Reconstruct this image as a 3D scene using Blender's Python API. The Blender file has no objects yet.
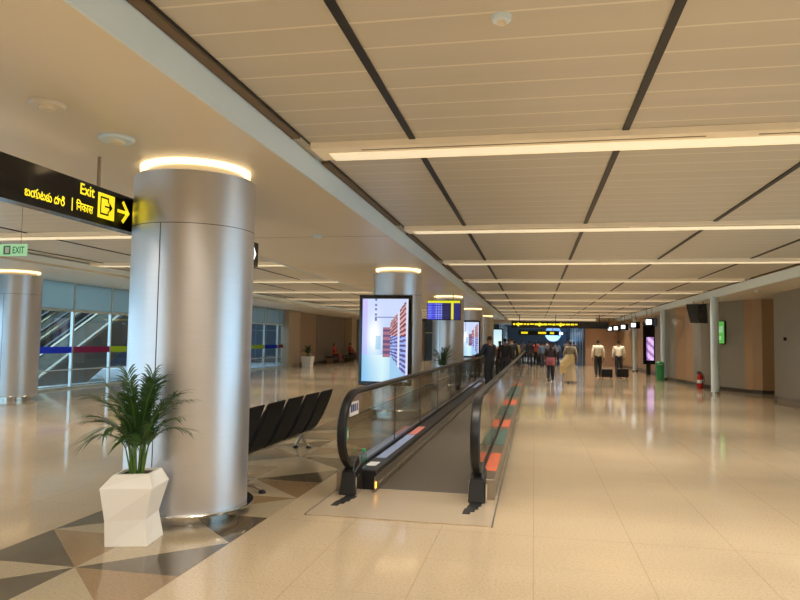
import bpy, math, random
from mathutils import Vector, Matrix
random.seed(7)
PI = math.pi
S = bpy.context.scene
C = S.collection

# ------------------------------------------------------------------ camera
YAW, PITCH, ROLL, EYE = math.radians(11.2), math.radians(3.37), math.radians(0.9), 1.6
fw = Vector((-math.sin(YAW)*math.cos(PITCH), math.cos(YAW)*math.cos(PITCH), math.sin(PITCH)))
rt = Vector((math.cos(YAW), math.sin(YAW), 0)); up = rt.cross(fw)
r2 = math.cos(ROLL)*rt + math.sin(ROLL)*up; u2 = -math.sin(ROLL)*rt + math.cos(ROLL)*up
cd = bpy.data.cameras.new('camera'); cam = bpy.data.objects.new('camera', cd); C.objects.link(cam)
m4 = Matrix((r2, u2, -fw)).transposed().to_4x4(); m4.translation = Vector((0, 0, EYE)); cam.matrix_world = m4
cd.sensor_width = 36; cd.lens = 680/800*36; cd.clip_start = .05; cd.clip_end = 400
S.camera = cam
# ------------------------------------------------------------------ world, exposure
w = bpy.data.worlds.new('world'); S.world = w; w.use_nodes = True
bg = w.node_tree.nodes['Background']; bg.inputs[0].default_value = (0.58, 0.79, 1.0, 1); bg.inputs[1].default_value = 3.0
S.view_settings.view_transform = 'Standard'; S.view_settings.look = 'None'; S.view_settings.gamma = 1
S.view_settings.exposure = 0.0; S.view_settings.use_curve_mapping = False
S.cycles.max_bounces = 12; S.cycles.diffuse_bounces = 3; S.cycles.glossy_bounces = 8
S.cycles.transparent_max_bounces = 16; S.cycles.sample_clamp_indirect = 4; S.cycles.use_denoising = True
S.cycles.caustics_reflective = False; S.cycles.caustics_refractive = False
LAMP = 1.30            # scales all luminaires
WARM = (1.0, .895, .75)

# ------------------------------------------------------------------ materials
def mat(name, col, rough=.5, metal=0, spec=.5, emit=None, es=0, coat=0, noise=0, nscale=5, stretch=(1,1,1)):
    m = bpy.data.materials.new(name); m.use_nodes = True; nt = m.node_tree; b = nt.nodes['Principled BSDF']
    b.inputs['Base Color'].default_value = (*col, 1); b.inputs['Roughness'].default_value = rough
    b.inputs['Metallic'].default_value = metal; b.inputs['Specular IOR Level'].default_value = spec
    b.inputs['Coat Weight'].default_value = coat
    if emit: b.inputs['Emission Color'].default_value = (*emit, 1); b.inputs['Emission Strength'].default_value = es
    if noise:
        tc = nt.nodes.new('ShaderNodeTexCoord'); mp = nt.nodes.new('ShaderNodeMapping'); mp.inputs['Scale'].default_value = stretch
        nz = nt.nodes.new('ShaderNodeTexNoise'); nz.inputs['Scale'].default_value = nscale; nz.inputs['Detail'].default_value = 4
        mx = nt.nodes.new('ShaderNodeMix'); mx.data_type = 'RGBA'
        nt.links.new(tc.outputs['Object'], mp.inputs[0]); nt.links.new(mp.outputs[0], nz.inputs[0]); nt.links.new(nz.outputs[0], mx.inputs[0])
        mx.inputs[6].default_value = (*[c*(1-noise) for c in col], 1); mx.inputs[7].default_value = (*[min(1, c*(1+noise)) for c in col], 1)
        nt.links.new(mx.outputs[2], b.inputs['Base Color'])
    return m

def stone(name, col, joints=True, rough=.09):
    m = bpy.data.materials.new(name); m.use_nodes = True; nt = m.node_tree; b = nt.nodes['Principled BSDF']; N = nt.nodes.new; L = nt.links.new
    g = N('ShaderNodeNewGeometry')
    n1 = N('ShaderNodeTexNoise'); n1.inputs['Scale'].default_value = 55; n1.inputs['Detail'].default_value = 6; n1.inputs['Roughness'].default_value = .75
    n2 = N('ShaderNodeTexNoise'); n2.inputs['Scale'].default_value = .55; n2.inputs['Detail'].default_value = 3
    L(g.outputs['Position'], n1.inputs[0]); L(g.outputs['Position'], n2.inputs[0])
    r = N('ShaderNodeValToRGB'); e = r.color_ramp.elements
    e[0].position = .28; e[0].color = (*[c*.60 for c in col], 1); e[1].position = .66; e[1].color = (*[min(1, c*1.17) for c in col], 1)
    k = r.color_ramp.elements.new(.46); k.color = (*col, 1)
    L(n1.outputs[0], r.inputs[0])
    mx = N('ShaderNodeMix'); mx.data_type = 'RGBA'; mx.blend_type = 'MULTIPLY'; mx.inputs[0].default_value = 1
    r3 = N('ShaderNodeValToRGB'); r3.color_ramp.elements[0].color = (.9, .9, .9, 1); r3.color_ramp.elements[0].position = .35
    r3.color_ramp.elements[1].color = (1.05, 1.03, 1.0, 1); r3.color_ramp.elements[1].position = .65
    L(n2.outputs[0], r3.inputs[0]); L(r.outputs[0], mx.inputs[6]); L(r3.outputs[0], mx.inputs[7])
    out = mx.outputs[2]
    if joints:
        sp = N('ShaderNodeSeparateXYZ'); L(g.outputs['Position'], sp.inputs[0])
        def line(o, size, off, hw):
            a = N('ShaderNodeMath'); a.operation = 'ADD'; a.inputs[1].default_value = 400*size - off; L(o, a.inputs[0])
            f = N('ShaderNodeMath'); f.operation = 'MODULO'; f.inputs[1].default_value = size; L(a.outputs[0], f.inputs[0])
            s = N('ShaderNodeMath'); s.operation = 'SUBTRACT'; s.inputs[1].default_value = size/2; L(f.outputs[0], s.inputs[0])
            ab = N('ShaderNodeMath'); ab.operation = 'ABSOLUTE'; L(s.outputs[0], ab.inputs[0])
            gt = N('ShaderNodeMath'); gt.operation = 'GREATER_THAN'; gt.inputs[1].default_value = size/2 - hw; L(ab.outputs[0], gt.inputs[0])
            return gt.outputs[0]
        def add(x, y):
            mm = N('ShaderNodeMath'); mm.operation = 'MAXIMUM'; L(x, mm.inputs[0]); L(y, mm.inputs[1]); return mm.outputs[0]
        strong = line(sp.outputs[1], 4*.775, 5.83, .004); lx = line(sp.outputs[0], .775, 0, .0035); ly = line(sp.outputs[1], .775, 5.83, .0018)
        j = add(add(strong, lx), ly)
        sc = N('ShaderNodeMath'); sc.operation = 'MULTIPLY'; sc.inputs[1].default_value = .28; L(j, sc.inputs[0])
        m2 = N('ShaderNodeMix'); m2.data_type = 'RGBA'; L(sc.outputs[0], m2.inputs[0]); L(out, m2.inputs[6]); m2.inputs[7].default_value = (.10, .06, .035, 1)
        out = m2.outputs[2]
    L(out, b.inputs['Base Color']); b.inputs['Roughness'].default_value = rough; b.inputs['Specular IOR Level'].default_value = .62
    # very slight waviness of the polish
    nb = N('ShaderNodeTexNoise'); nb.inputs['Scale'].default_value = 2.2; L(g.outputs['Position'], nb.inputs[0])
    bp = N('ShaderNodeBump'); bp.inputs['Strength'].default_value = .035; bp.inputs['Distance'].default_value = .02; L(nb.outputs[0], bp.inputs['Height']); L(bp.outputs[0], b.inputs['Normal'])
    return m

def glass(name, tint=(1, 1, 1), refl=.9, rough=.02, milky=0, mcol=(.6, .75, .78), ior=1.5):
    m = bpy.data.materials.new(name); m.use_nodes = True; nt = m.node_tree; N = nt.nodes.new; L = nt.links.new
    for n in list(nt.nodes): nt.nodes.remove(n)
    o = N('ShaderNodeOutputMaterial'); t = N('ShaderNodeBsdfTransparent'); t.inputs[0].default_value = (*tint, 1)
    gl = N('ShaderNodeBsdfGlossy'); gl.inputs['Roughness'].default_value = rough; gl.inputs[0].default_value = (refl,)*3 + (1,)
    f = N('ShaderNodeFresnel'); g_ = N('ShaderNodeNewGeometry'); mr = N('ShaderNodeMapRange'); mr.inputs[3].default_value = ior; mr.inputs[4].default_value = 1/ior; L(g_.outputs['Backfacing'], mr.inputs[0]); L(mr.outputs[0], f.inputs[0]); mx = N('ShaderNodeMixShader')
    a = t.outputs[0]
    if milky:
        d = N('ShaderNodeBsdfDiffuse'); d.inputs[0].default_value = (*mcol, 1); tr = N('ShaderNodeBsdfTranslucent'); tr.inputs[0].default_value = (*mcol, 1)
        ad = N('ShaderNodeMixShader'); ad.inputs[0].default_value = .6; L(d.outputs[0], ad.inputs[1]); L(tr.outputs[0], ad.inputs[2])
        mk = N('ShaderNodeMixShader'); mk.inputs[0].default_value = milky; L(t.outputs[0], mk.inputs[1]); L(ad.outputs[0], mk.inputs[2]); a = mk.outputs[0]
    L(f.outputs[0], mx.inputs[0]); L(a, mx.inputs[1]); L(gl.outputs[0], mx.inputs[2]); L(mx.outputs[0], o.inputs[0])
    return m

def panel_ceiling(name, col):
    m = mat(name, col, .42, 0, .45); nt = m.node_tree; N = nt.nodes.new; L = nt.links.new; b = nt.nodes['Principled BSDF']
    g = N('ShaderNodeNewGeometry'); sp = N('ShaderNodeSeparateXYZ'); L(g.outputs['Position'], sp.inputs[0])
    a = N('ShaderNodeMath'); a.operation = 'ADD'; a.inputs[1].default_value = 335*.3 - .21; L(sp.outputs[1], a.inputs[0])
    f = N('ShaderNodeMath'); f.operation = 'MODULO'; f.inputs[1].default_value = .335; L(a.outputs[0], f.inputs[0])
    lt = N('ShaderNodeMath'); lt.operation = 'LESS_THAN'; lt.inputs[1].default_value = .02; L(f.outputs[0], lt.inputs[0])
    nz = N('ShaderNodeTexNoise'); nz.inputs['Scale'].default_value = 1.0; nz.inputs['Detail'].default_value = 2
    mp = N('ShaderNodeMapping'); mp.inputs['Scale'].default_value = (.15, 6, 1); L(g.outputs['Position'], mp.inputs[0]); L(mp.outputs[0], nz.inputs[0])
    mx0 = N('ShaderNodeMix'); mx0.data_type = 'RGBA'; L(nz.outputs[0], mx0.inputs[0]); mx0.inputs[6].default_value = (*[c*.93 for c in col], 1); mx0.inputs[7].default_value = (*[c*1.06 for c in col], 1)
    mx = N('ShaderNodeMix'); mx.data_type = 'RGBA'; L(lt.outputs[0], mx.inputs[0]); L(mx0.outputs[2], mx.inputs[6]); mx.inputs[7].default_value = (*[min(1, c*1.3) for c in col], 1)
    L(mx.outputs[2], b.inputs['Base Color']); return m

def emitc(name, strength=1.0):                      # emission from the colour attribute: pictures on lit screens
    m = bpy.data.materials.new(name); m.use_nodes = True; nt = m.node_tree; b = nt.nodes['Principled BSDF']
    a = nt.nodes.new('ShaderNodeVertexColor'); a.layer_name = 'Col'; nt.links.new(a.outputs[0], b.inputs['Emission Color'])
    b.inputs['Base Color'].default_value = (.02, .02, .02, 1); b.inputs['Emission Strength'].default_value = strength; b.inputs['Roughness'].default_value = .15
    return m

M = dict(
    floor=stone('polished granite', (.48, .385, .265)), f_dark=stone('dark granite', (.105, .085, .058), False), f_mid=stone('brown granite', (.27, .18, .10), False), f_light=stone('pale granite', (.40, .33, .225), False),
    ceil=panel_ceiling('ceiling panels', (.585, .56, .495)), lowceil=mat('plaster ceiling', (.73, .68, .58), .38, noise=.03, nscale=.6),
    fascia=mat('daylight-tinted fascia', (.70, .85, .96), .45), slot=mat('dark slot', (.16, .11, .06), .6), black=mat('matt black', (.012, .012, .013), .5),  # fascia: white paint with the cool reflected daylight put into its colour
    gblack=mat('gloss black', (.01, .01, .012), .12), rubber=mat('black rubber', (.010, .010, .011), .38, spec=.35), cream=mat('cream paint', (.82, .74, .58), .4),
    beam=mat('diffuser', (.8, .75, .6), .5, emit=(1, .82, .54), es=.62), beam2=mat('cream lit housing', (.82, .72, .52), .45, emit=(1, .8, .55), es=.12),
    glow=mat('cap glow', (.9, .8, .6), .5, emit=(1, .72, .38), es=2.3),
    steel=mat('brushed steel cladding', (.70, .70, .73), .36, .92, noise=.04, nscale=3, stretch=(1, 1, 30)), chrome=mat('polished steel', (.75, .74, .72), .16, 1), dsteel=mat('steel deck', (.34, .29, .23), .33, .85),
    seam=mat('seam', (.08, .08, .09), .5), white=mat('white planter', (.88, .86, .82), .55), soil=mat('soil', (.05, .028, .015), .9, noise=.4, nscale=40),
    leaf=mat('palm leaf', (.030, .085, .018), .38, noise=.55, nscale=14), stem=mat('palm stem', (.10, .20, .035), .45, noise=.3, nscale=10),
    wall_grey=mat('grey wall panel', (.29, .275, .235), .33, .25, noise=.04, nscale=1.5), wall_brown=mat('brown wall panel', (.42, .27, .15), .38, .1, noise=.06, nscale=2), wall_beige=mat('beige wall', (.50, .40, .29), .45),
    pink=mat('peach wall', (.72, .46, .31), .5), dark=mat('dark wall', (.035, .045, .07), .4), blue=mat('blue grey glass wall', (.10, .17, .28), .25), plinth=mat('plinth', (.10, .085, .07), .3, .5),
    slate=mat('slate wall', (.24, .20, .17), .45), taupe=mat('taupe wall', (.36, .26, .18), .45),
    bglass=glass('balustrade glass', (.90, .88, .82), .8, ior=1.3), wglass=glass('window glass', (.86, .94, .95), .9), frost=glass('frosted glass', (.8, .92, .93), .6, .2, .8, (.36, .44, .43)),
    mull=mat('pale mullion', (.66, .74, .74), .35, .4), yellow=mat('lit yellow', (.9, .8, .05), .5, emit=(1, .80, .02), es=.95), amber=mat('amber lamp', (.9, .4, .05), .4, emit=(1, .42, .04), es=3),
    wlit=mat('lit white', (.9, .9, .9), .4, emit=(.85, .92, 1), es=1.6), green=mat('green', (.02, .28, .09), .4), glit=mat('lit green', (.05, .4, .1), .4, emit=(.16, .58, .10), es=.55), lgreen=mat('pale green lit', (.4, .7, .45), .5, emit=(.30, .62, .36), es=.55),
    orange=mat('orange advert', (.85, .17, .06), .4), teal=mat('dark green advert', (.07, .14, .12), .4), brown=mat('brown advert', (.22, .10, .06), .4), bluead=mat('pale blue advert', (.35, .45, .75), .35), pinkad=mat('pink advert', (.70, .22, .2), .35), paper=mat('white sticker', (.82, .83, .85), .4),
    navy=mat('navy ink', (.03, .04, .18), .5), seat=mat('black seat shell', (.008, .008, .009), .6, spec=.25), red=mat('red', (.5, .02, .015), .35), clearp=glass('clear bottle', (.75, .9, .82), .9), gcap=mat('green cap', (.0, .42, .12), .4),
    bandY=glass('yellow film', (.75, .78, .15), .5, .1, .6, (.62, .66, .10)), bandB=glass('blue film', (.2, .25, .8), .5, .1, .6, (.06, .10, .45)), bandR=glass('maroon film', (.7, .2, .35), .5, .1, .6, (.38, .06, .13)), yrefl=mat('yellow reflection', (.6, .6, .08), .4),
    escal=mat('escalator cladding', (.20, .17, .15), .35, .4), escal_d=mat('dark escalator trim', (.03, .035, .04), .35), day=mat('white daylight ground', (.85, .9, .92), .5), belt=mat('rubber pallets', (.085, .068, .048), .55, noise=.15, nscale=30, stretch=(8, .3, 1)),
    comb=mat('landing plate', (.55, .45, .33), .28, .35, noise=.03, nscale=4), screen=emitc('screen picture', 1.0))

# ------------------------------------------------------------------ mesh helpers
class MB:
    def __init__(s): s.v = []; s.f = []; s.mi = []; s.cur = 0
    def poly(s, pts): b = len(s.v); s.v += [tuple(p) for p in pts]; s.f.append(tuple(range(b, b+len(pts)))); s.mi.append(s.cur); return s
    def hexa(s, p):                    # 8 corners: bottom 4 ccw, top 4 ccw
        b = len(s.v); s.v += [tuple(q) for q in p]
        for f in ((3, 2, 1, 0), (4, 5, 6, 7), (0, 1, 5, 4), (1, 2, 6, 5), (2, 3, 7, 6), (3, 0, 4, 7)): s.f.append(tuple(b+i for i in f)); s.mi.append(s.cur)
        return s
    def box(s, x0, x1, y0, y1, z0, z1): return s.hexa([(x0, y0, z0), (x1, y0, z0), (x1, y1, z0), (x0, y1, z0), (x0, y0, z1), (x1, y0, z1), (x1, y1, z1), (x0, y1, z1)])
    def rings(s, rings, cap=True, closed=False):
        b = len(s.v); n = len(rings[0])
        for r in rings: s.v += [tuple(p) for p in r]
        m = len(rings)
        for i in range(m if closed else m-1):
            for j in range(n):
                a = b+i*n+j; c = b+i*n+(j+1) % n; d = b+((i+1) % m)*n; s.f.append((a, c, d+(j+1) % n, d+j)); s.mi.append(s.cur)
        if cap and not closed: s.f.append(tuple(b+j for j in range(n))[::-1]); s.f.append(tuple(b+(m-1)*n+j for j in range(n))); s.mi += [s.cur]*2
        return s
    def lathe(s, prof, x=0, y=0, n=24, cap=True, closed=False):
        return s.rings([[(x+r*math.cos(2*PI*j/n), y+r*math.sin(2*PI*j/n), z) for j in range(n)] for r, z in prof], cap, closed)
    def tube(s, pts, r, n=8, cap=True, closed=False):
        P = [Vector(p) for p in pts]; R = r if isinstance(r, (list, tuple)) else [r]*len(P); rs = []
        ref = None
        for i, p in enumerate(P):
            if closed: t = (P[(i+1) % len(P)]-P[i-1])
            else: t = (P[min(i+1, len(P)-1)]-P[max(i-1, 0)])
            t.normalize()
            if ref is None: ref = Vector((0, 0, 1)) if abs(t.z) < .9 else Vector((1, 0, 0))
            a = ref - t*ref.dot(t); a.normalize(); ref = a; c = t.cross(a)
            rs.append([p + R[i]*(math.cos(2*PI*j/n)*a + math.sin(2*PI*j/n)*c) for j in range(n)])
        return s.rings(rs, cap, closed)
    def ball(s, x, y, z, rx, ry, rz, n=10):
        prof = []
        return s.rings([[(x+rx*math.sin(a)*math.cos(2*PI*j/n), y+ry*math.sin(a)*math.sin(2*PI*j/n), z-rz*math.cos(a)) for j in range(n)] for a in [PI*(i+.15)/(n-.7) for i in range(n)]])
    def build(s, name, m, parent=None, smooth=False, bevel=0, loc=None):
        me = bpy.data.meshes.new(name); me.from_pydata(s.v, [], s.f)
        for q in (m if isinstance(m, list) else [m]): me.materials.append(M[q] if isinstance(q, str) else q)
        if isinstance(m, list): me.polygons.foreach_set('material_index', s.mi)
        me.validate(); me.update()
        if smooth: me.shade_smooth(); me.set_sharp_from_angle(angle=math.radians(35))
        o = bpy.data.objects.new(name, me); C.objects.link(o)
        if parent: o.parent = parent
        if loc: o.location = loc
        if bevel:
            b = o.modifiers.new('bevel', 'BEVEL'); b.width = bevel; b.segments = 2; b.limit_method = 'ANGLE'
        return o
def box(name, m, parent, *a, bevel=0): return MB().box(*a).build(name, m, parent, bevel=bevel)
def tag(o, label, cat, group=None):
    o['label'] = label; o['category'] = cat
    if group: o['group'] = group
    return o
def thing(name, label, cat, loc=(0, 0, 0), rz=0, group=None):
    o = bpy.data.objects.new(name, None); o.empty_display_size = .1; C.objects.link(o); o.location = loc; o.rotation_euler = (0, 0, rz); return tag(o, label, cat, group)
def struct(o): o['kind'] = 'structure'; return o
def dup(o, parent=None):
    c = o.copy(); C.objects.link(c); c.parent = parent
    for ch in list(o.children): dup(ch, c)
    return c
def area(name, parent, loc, sx, sy, power, col=WARM, spread=128):
    l = bpy.data.lights.new(name, 'AREA'); l.shape = 'RECTANGLE'; l.size = sx; l.size_y = sy; l.energy = power*LAMP; l.color = col; l.spread = math.radians(spread)
    o = bpy.data.objects.new(name, l); C.objects.link(o); o.parent = parent; o.location = loc; return o

# ================================================================== THE SETTING
Z1, Z2 = 3.15, 3.36            # low ceiling, panel ceiling
YB, YE = -8.0, 50.0            # back of the hall, far end
struct(MB().box(-14.6, 11, YB, 78, -.1, 0).build('floor', 'floor'))
struct(box('floor', 'day', None, -30, -14.6, YB, 78, -.2, -.05))  # outside ground coloured white to stand in for bright daylight beyond the glass
# inlaid star band
T = .775; tri = {'f_dark': MB(), 'f_mid': MB(), 'f_light': MB()}
def ptri(kind, *p): tri[kind].poly([(x, y, .0015) for x, y in p])
xa, xm, xb = -5*T, -4*T, -3*T
k0 = 4.27
for i in range(-7, 28):
    y = k0 + 2*T*i; 
    fl = (i % 2)
    # tiles around star centre (xm, y): east ccw
    oct_ = [(xb, y), (xb, y+T), (xm, y+T), (xa, y+T), (xa, y), (xa, y-T), (xm, y-T), (xb, y-T)]
    cols = ['f_dark', 'f_light', 'f_mid', 'f_dark', 'f_light', 'f_dark', 'f_light', 'f_mid']
    if fl: cols = ['f_light', 'f_mid', 'f_light', 'f_mid', 'f_dark', 'f_light', 'f_light', 'f_dark']
    for q in range(8): ptri(cols[q], (xm, y), oct_[q], oct_[(q+1) % 8])
o = None
mb = MB()
for idx, (k, b) in enumerate(tri.items()):
    mb.cur = idx
    for f in b.f: mb.poly([b.v[i] for i in f])
struct(mb.build('trim_1', ['f_dark', 'f_mid', 'f_light']))

# ceilings
mb = MB()
mb.box(-2.2, 5.8, YB, YE, Z2, Z2+.08); struct(mb.build('ceiling', 'ceil'))
struct(box('ceiling', 'ceil', None, -10.9, -5.15, YB, 56, Z2, Z2+.08))
struct(box('ceiling', 'lowceil', None, -5.25, -2.13, YB, 56, Z1, Z1+.12))
struct(box('ceiling', 'lowceil', None, 5.72, 11, YB, YE, Z1, Z1+.12))
struct(box('ceiling', 'lowceil', None, -13.6, -10.75, YB, 56, Z1, Z1+.12))
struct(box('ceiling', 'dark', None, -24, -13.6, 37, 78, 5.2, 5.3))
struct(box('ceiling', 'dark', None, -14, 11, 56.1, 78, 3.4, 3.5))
struct(box('ceiling', 'lowceil', None, -5.2, 11, YE, 56.1, 3.0, 3.12))
# sloping white fascias between the two ceiling levels
def fascia(x0, x1):      # x0 at low ceiling, x1 at panel ceiling
    struct(MB().hexa([(x0, YB, Z1-.01), (x0, YE, Z1-.01), (x0+(x0-x1)*.3, YE, Z1-.01), (x0+(x0-x1)*.3, YB, Z1-.01), (x0*.35+x1*.65, YB, Z2-.035), (x0*.35+x1*.65, YE, Z2-.035), (x0+(x0-x1)*.3, YE, Z2+.06), (x0+(x0-x1)*.3, YB, Z2+.06)]).build('trim_2', 'fascia'))
fascia(-2.12, -2.05); fascia(5.72, 5.46); fascia(-5.22, -5.36); fascia(-10.78, -10.64)
BY = [5.95 + 4.5*i for i in range(-2, 10)]
def slots(x0, x1, ylist):
    m_ = MB()
    for a in ylist: m_.box(x0, x1, a+.42, a+4.5-.42, Z2-.03, Z2-.004)
    struct(m_.build('trim_3', 'slot'))
slots(-2.075, -2.0, BY[:-1]); slots(5.50, 5.58, BY[:-1])
# black channels running along the panel ceiling
m_ = MB()
for x in (-1.05, .73, 2.51, 4.29): m_.box(x-.028, x+.028, YB, YE, Z2-.012, Z2-.002)
struct(m_.build('trim_4', 'black'))
m_ = MB()
for x in (-6.88, -8.66, -10.30): m_.box(x-.024, x+.024, YB, 56, Z2-.012, Z2-.002)
m_.box(-2.0, -1.985, YB, YE, Z2-.012, Z2-.002)
struct(m_.build('trim_5', 'black'))
# thin joint across the low ceiling
m_ = MB()
for y in range(-6, 50, 9): m_.box(-5.25, -2.13, y+6.85, y+6.858, Z1-.002, Z1)
struct(m_.build('trim_6', 'slot'))

# right-hand wall: unseen glazing near the camera, added for daylight on the columns, then bays of grey and brown panels
struct(MB().box(7.0, 7.1, YB, 4.5, 0, Z1).box(7.0, 7.1, 13.5, 15.0, 0, Z1).build('wall_right', 'wall_grey'))
win = MB()
for y in [4.5+1.8*i for i in range(6)]: win.box(6.98, 7.08, y-.03, y+.03, 0, Z1)
win.box(6.98, 7.08, 4.5, 13.5, 0, .12).box(6.98, 7.08, 4.5, 13.5, 2.3, 2.38)
fr = struct(win.build('added_window_2', 'mull')); struct(box('added_window_pane', 'wglass', fr, 7.02, 7.035, 4.5, 13.5, .12, Z1))
def wallseg(m, pts, z1=Z1, name='wall_right', z0=0):
    b = MB()
    n = len(pts); th = .12
    for i in range(n-1):
        (x0, y0), (x1, y1) = pts[i], pts[i+1]; d = Vector((x1-x0, y1-y0)).normalized(); nx, ny = d.y*th, -d.x*th
        b.hexa([(x0, y0, z0), (x1, y1, z0), (x1+nx, y1+ny, z0), (x0+nx, y0+ny, z0), (x0, y0, z1), (x1, y1, z1), (x1+nx, y1+ny, z1), (x0+nx, y0+ny, z1)])
    return struct(b.build(name, m))
def arc(cx, cy, r, a0, a1, n=10): return [(cx+r*math.cos(math.radians(a0+(a1-a0)*i/n)), cy+r*math.sin(math.radians(a0+(a1-a0)*i/n))) for i in range(n+1)]
segs = [('wall_grey', [(6.75, 15.0), (6.9, 19.0), (7.02, 22.1), (8.4, 22.1)]),
        ('wall_brown', [(8.4, 24.6), (7.75, 24.4), (7.4, 24.45), (7.15, 24.65), (6.99, 24.9)]),
        ('wall_grey', [(6.99, 24.9), (6.45, 26.4), (6.22, 27.6), (6.2, 28.8)]),
        ('wall_brown', [(6.2, 28.8), (6.15, 29.9), (6.0, 30.9), (5.98, 31.2)]),
        ('wall_grey', [(5.98, 31.2), (5.90, 32.9)]),
        ('slate', [(5.90, 32.9), (6.5, 33.0), (6.55, 36.5), (6.35, 38.6)]),
        ('wall_brown', [(6.35, 38.6), (6.3, 42.5), (6.1, 45.0), (5.7, 50)])]
for m, p in segs: wallseg(m, p)
for m, p in segs: wallseg('plinth', [(x-.02, y) for x, y in p], .13, 'baseboard_right')
struct(box('wall_right', 'slate', None, 8.4, 8.5, 15, 50, 0, Z1))
# dark top band where the brown bay meets the ceiling
# left glass wall with frosted header and a coloured film band
GX = -13.6
pan = struct(box('window_1', 'wglass', None, GX-.01, GX+.005, YB, 35.6, 0, 2.30))
struct(box('window_1', 'frost', None, GX-.01, GX+.005, YB, 35.6, 2.36, Z1))
m_ = MB(); y = 7.05-1.85*8
while y < 35.7: m_.box(GX-.06, GX+.03, y-.03, y+.03, 0, Z1); y += 1.85
m_.box(GX-.05, GX+.02, YB, 35.6, 2.29, 2.36).box(GX-.05, GX+.02, YB, 35.6, 0, .06).box(GX-.05, GX+.02, YB, 35.6, .55, .575)
struct(m_.build('window_frame', 'mull', pan))
for nm, cset in (('bandY', 1), ('bandB', 2), ('bandR', 0)):
    for i in range(-11, 10):
        if i % 3 == cset: box('window_film', nm, pan, GX+.006, GX+.012, 18.15+1.85*i+.03, 18.15+1.85*(i+1)-.03, 1.06, 1.25)
# left solid wall beyond the glass and end walls
struct(box('wall_left', 'wall_beige', None, GX-.1, GX+.35, 35.6, 37.4, 0, Z1))
struct(box('wall_left', 'taupe', None, GX-.15, GX-.02, 37.4, 41.5, 0, Z1))
struct(box('wall_left', 'slate', None, GX-.15, GX-.0, 41.5, 48.2, 0, Z1))
struct(box('wall_left', 'wall_beige', None, GX-.15, GX+.5, 48.2, 49.6, 0, Z1))
struct(box('wall_left', 'slate', None, GX-.15, GX-.0, 49.6, 56, 0, Z1))
struct(box('baseboard_left', 'plinth', None, GX-.02, GX+.05, 37.4, 48.2, 0, .18))

struct(box('wall_far', 'blue', None, -14, -2.9, 56, 56.1, 0, 3.4))
m_ = MB()
for i in range(12): m_.box(-13.8+i*.95, -13.74+i*.95, 55.95, 56.0, 0, 2.9)
m_.box(-14, -2.9, 55.95, 56, 2.2, 2.28)
struct(m_.build('trim_7', 'mull'))
struct(box('wall_far', 'taupe', None, -9.8, -8.9, 55.4, 56, 0, 3.2))
# far end: peach wall, dark hall behind the opening
struct(box('wall_far', 'pink', None, 3.55, 6.2, YE-.1, YE+.1, 0, 3.2))
struct(box('wall_far', 'cream', None, -2.3, 6.3, YE-.05, YE+.15, 2.98, Z2+.06))
struct(MB().box(-14, 11, 77.9, 78, 0, 3.5).build('wall_far', 'blue'))
struct(box('wall_far', 'blue', None, 3.45, 3.6, YE+.1, 77, 0, 3.0)); struct(box('wall_far', 'blue', None, -3.0, -2.85, 56, 77, 0, 3.4))
m_ = MB()
for i in range(7): m_.box(-2.84, -2.80, 57+i*2.6, 57.25+i*2.6, 0, 3.2)
for i in range(7): m_.box(3.40, 3.44, 51+i*2.6, 51.2+i*2.6, 0, 3.0)
struct(m_.build('trim_8', 'mull'))
# behind the camera: back wall, with an unseen window added to let daylight in
struct(MB().box(-14, 11, YB-.1, YB, 0, .15).box(-14, 11, YB-.1, YB, 3.0, Z2+.1).box(-14, -13, YB-.1, YB, 0, Z2).box(-8.5, 11, YB-.1, YB, 0, Z2).build('wall_back', 'wall_beige'))
fr = struct(MB().box(-11.6, -11.5, YB-.08, YB, .15, 3.0).box(-10.1, -10, YB-.08, YB, .15, 3.0).build('added_window_3', 'mull'))
struct(box('added_window_pane', 'wglass', fr, -13, -8.5, YB-.05, YB-.04, .15, 3.0))
# hall beyond the glass wall
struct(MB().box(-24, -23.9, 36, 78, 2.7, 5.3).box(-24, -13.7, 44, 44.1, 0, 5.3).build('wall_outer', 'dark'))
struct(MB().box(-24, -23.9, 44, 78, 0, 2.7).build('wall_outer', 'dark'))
struct(box('wall_outer', 'slate', None, GX-.12, GX-.1, YB, 56, Z1, 5.2))
struct(MB().box(-20.6, -20.45, 25, 36.5, 0, 5.2).build('wall_outer', 'dark'))
struct(MB().box(-17.5, -17.4, 31.5, 37.5, 0, 4).build('wall_outer', 'blue'))

# ================================================================== LUMINAIRES
ORD = ['first', 'second', 'third', 'fourth', 'fifth', 'sixth', 'seventh', 'eighth', 'ninth', 'tenth', 'eleventh', 'twelfth']
def beam(x0, x1, y, label, group, p, spread=128):
    xm_ = (x0+x1)/2; hl = (x1-x0)/2
    t = thing('ceiling_light_beam', label, 'light fitting', (xm_, y, Z2-.002), 0, group)
    box('housing', 'beam2', t, -hl, hl, -.21, .20, -.055, 0)
    box('diffuser', 'beam', t, -hl+.12, hl-.12, -.03, .205, -.062, -.004)
    s_ = MB(); a = -hl+.45
    while a < hl-1: s_.box(a, min(a+2.9, hl-.3), -.115, -.10, -.058, -.054); a += 3.3
    s_.build('air_slot', 'slot', t)
    area('lamp', t, (0, .09, -.068), 2*hl-.3, .2, p, spread=spread)
    return t
for i, y in enumerate(BY):
    if i < 2: lb = 'cream light beam on the corridor ceiling above and behind the viewpoint'
    else: lb = 'cream light beam across the corridor ceiling, %s from the viewpoint' % ORD[i-2]
    beam(-1.98, 5.44, y, lb, 'light beams across the corridor ceiling', 108 if i > 1 else 205, 128 if i > 1 else 165)  # out-of-view beams get extra power and spread, added to brighten the foreground
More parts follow.
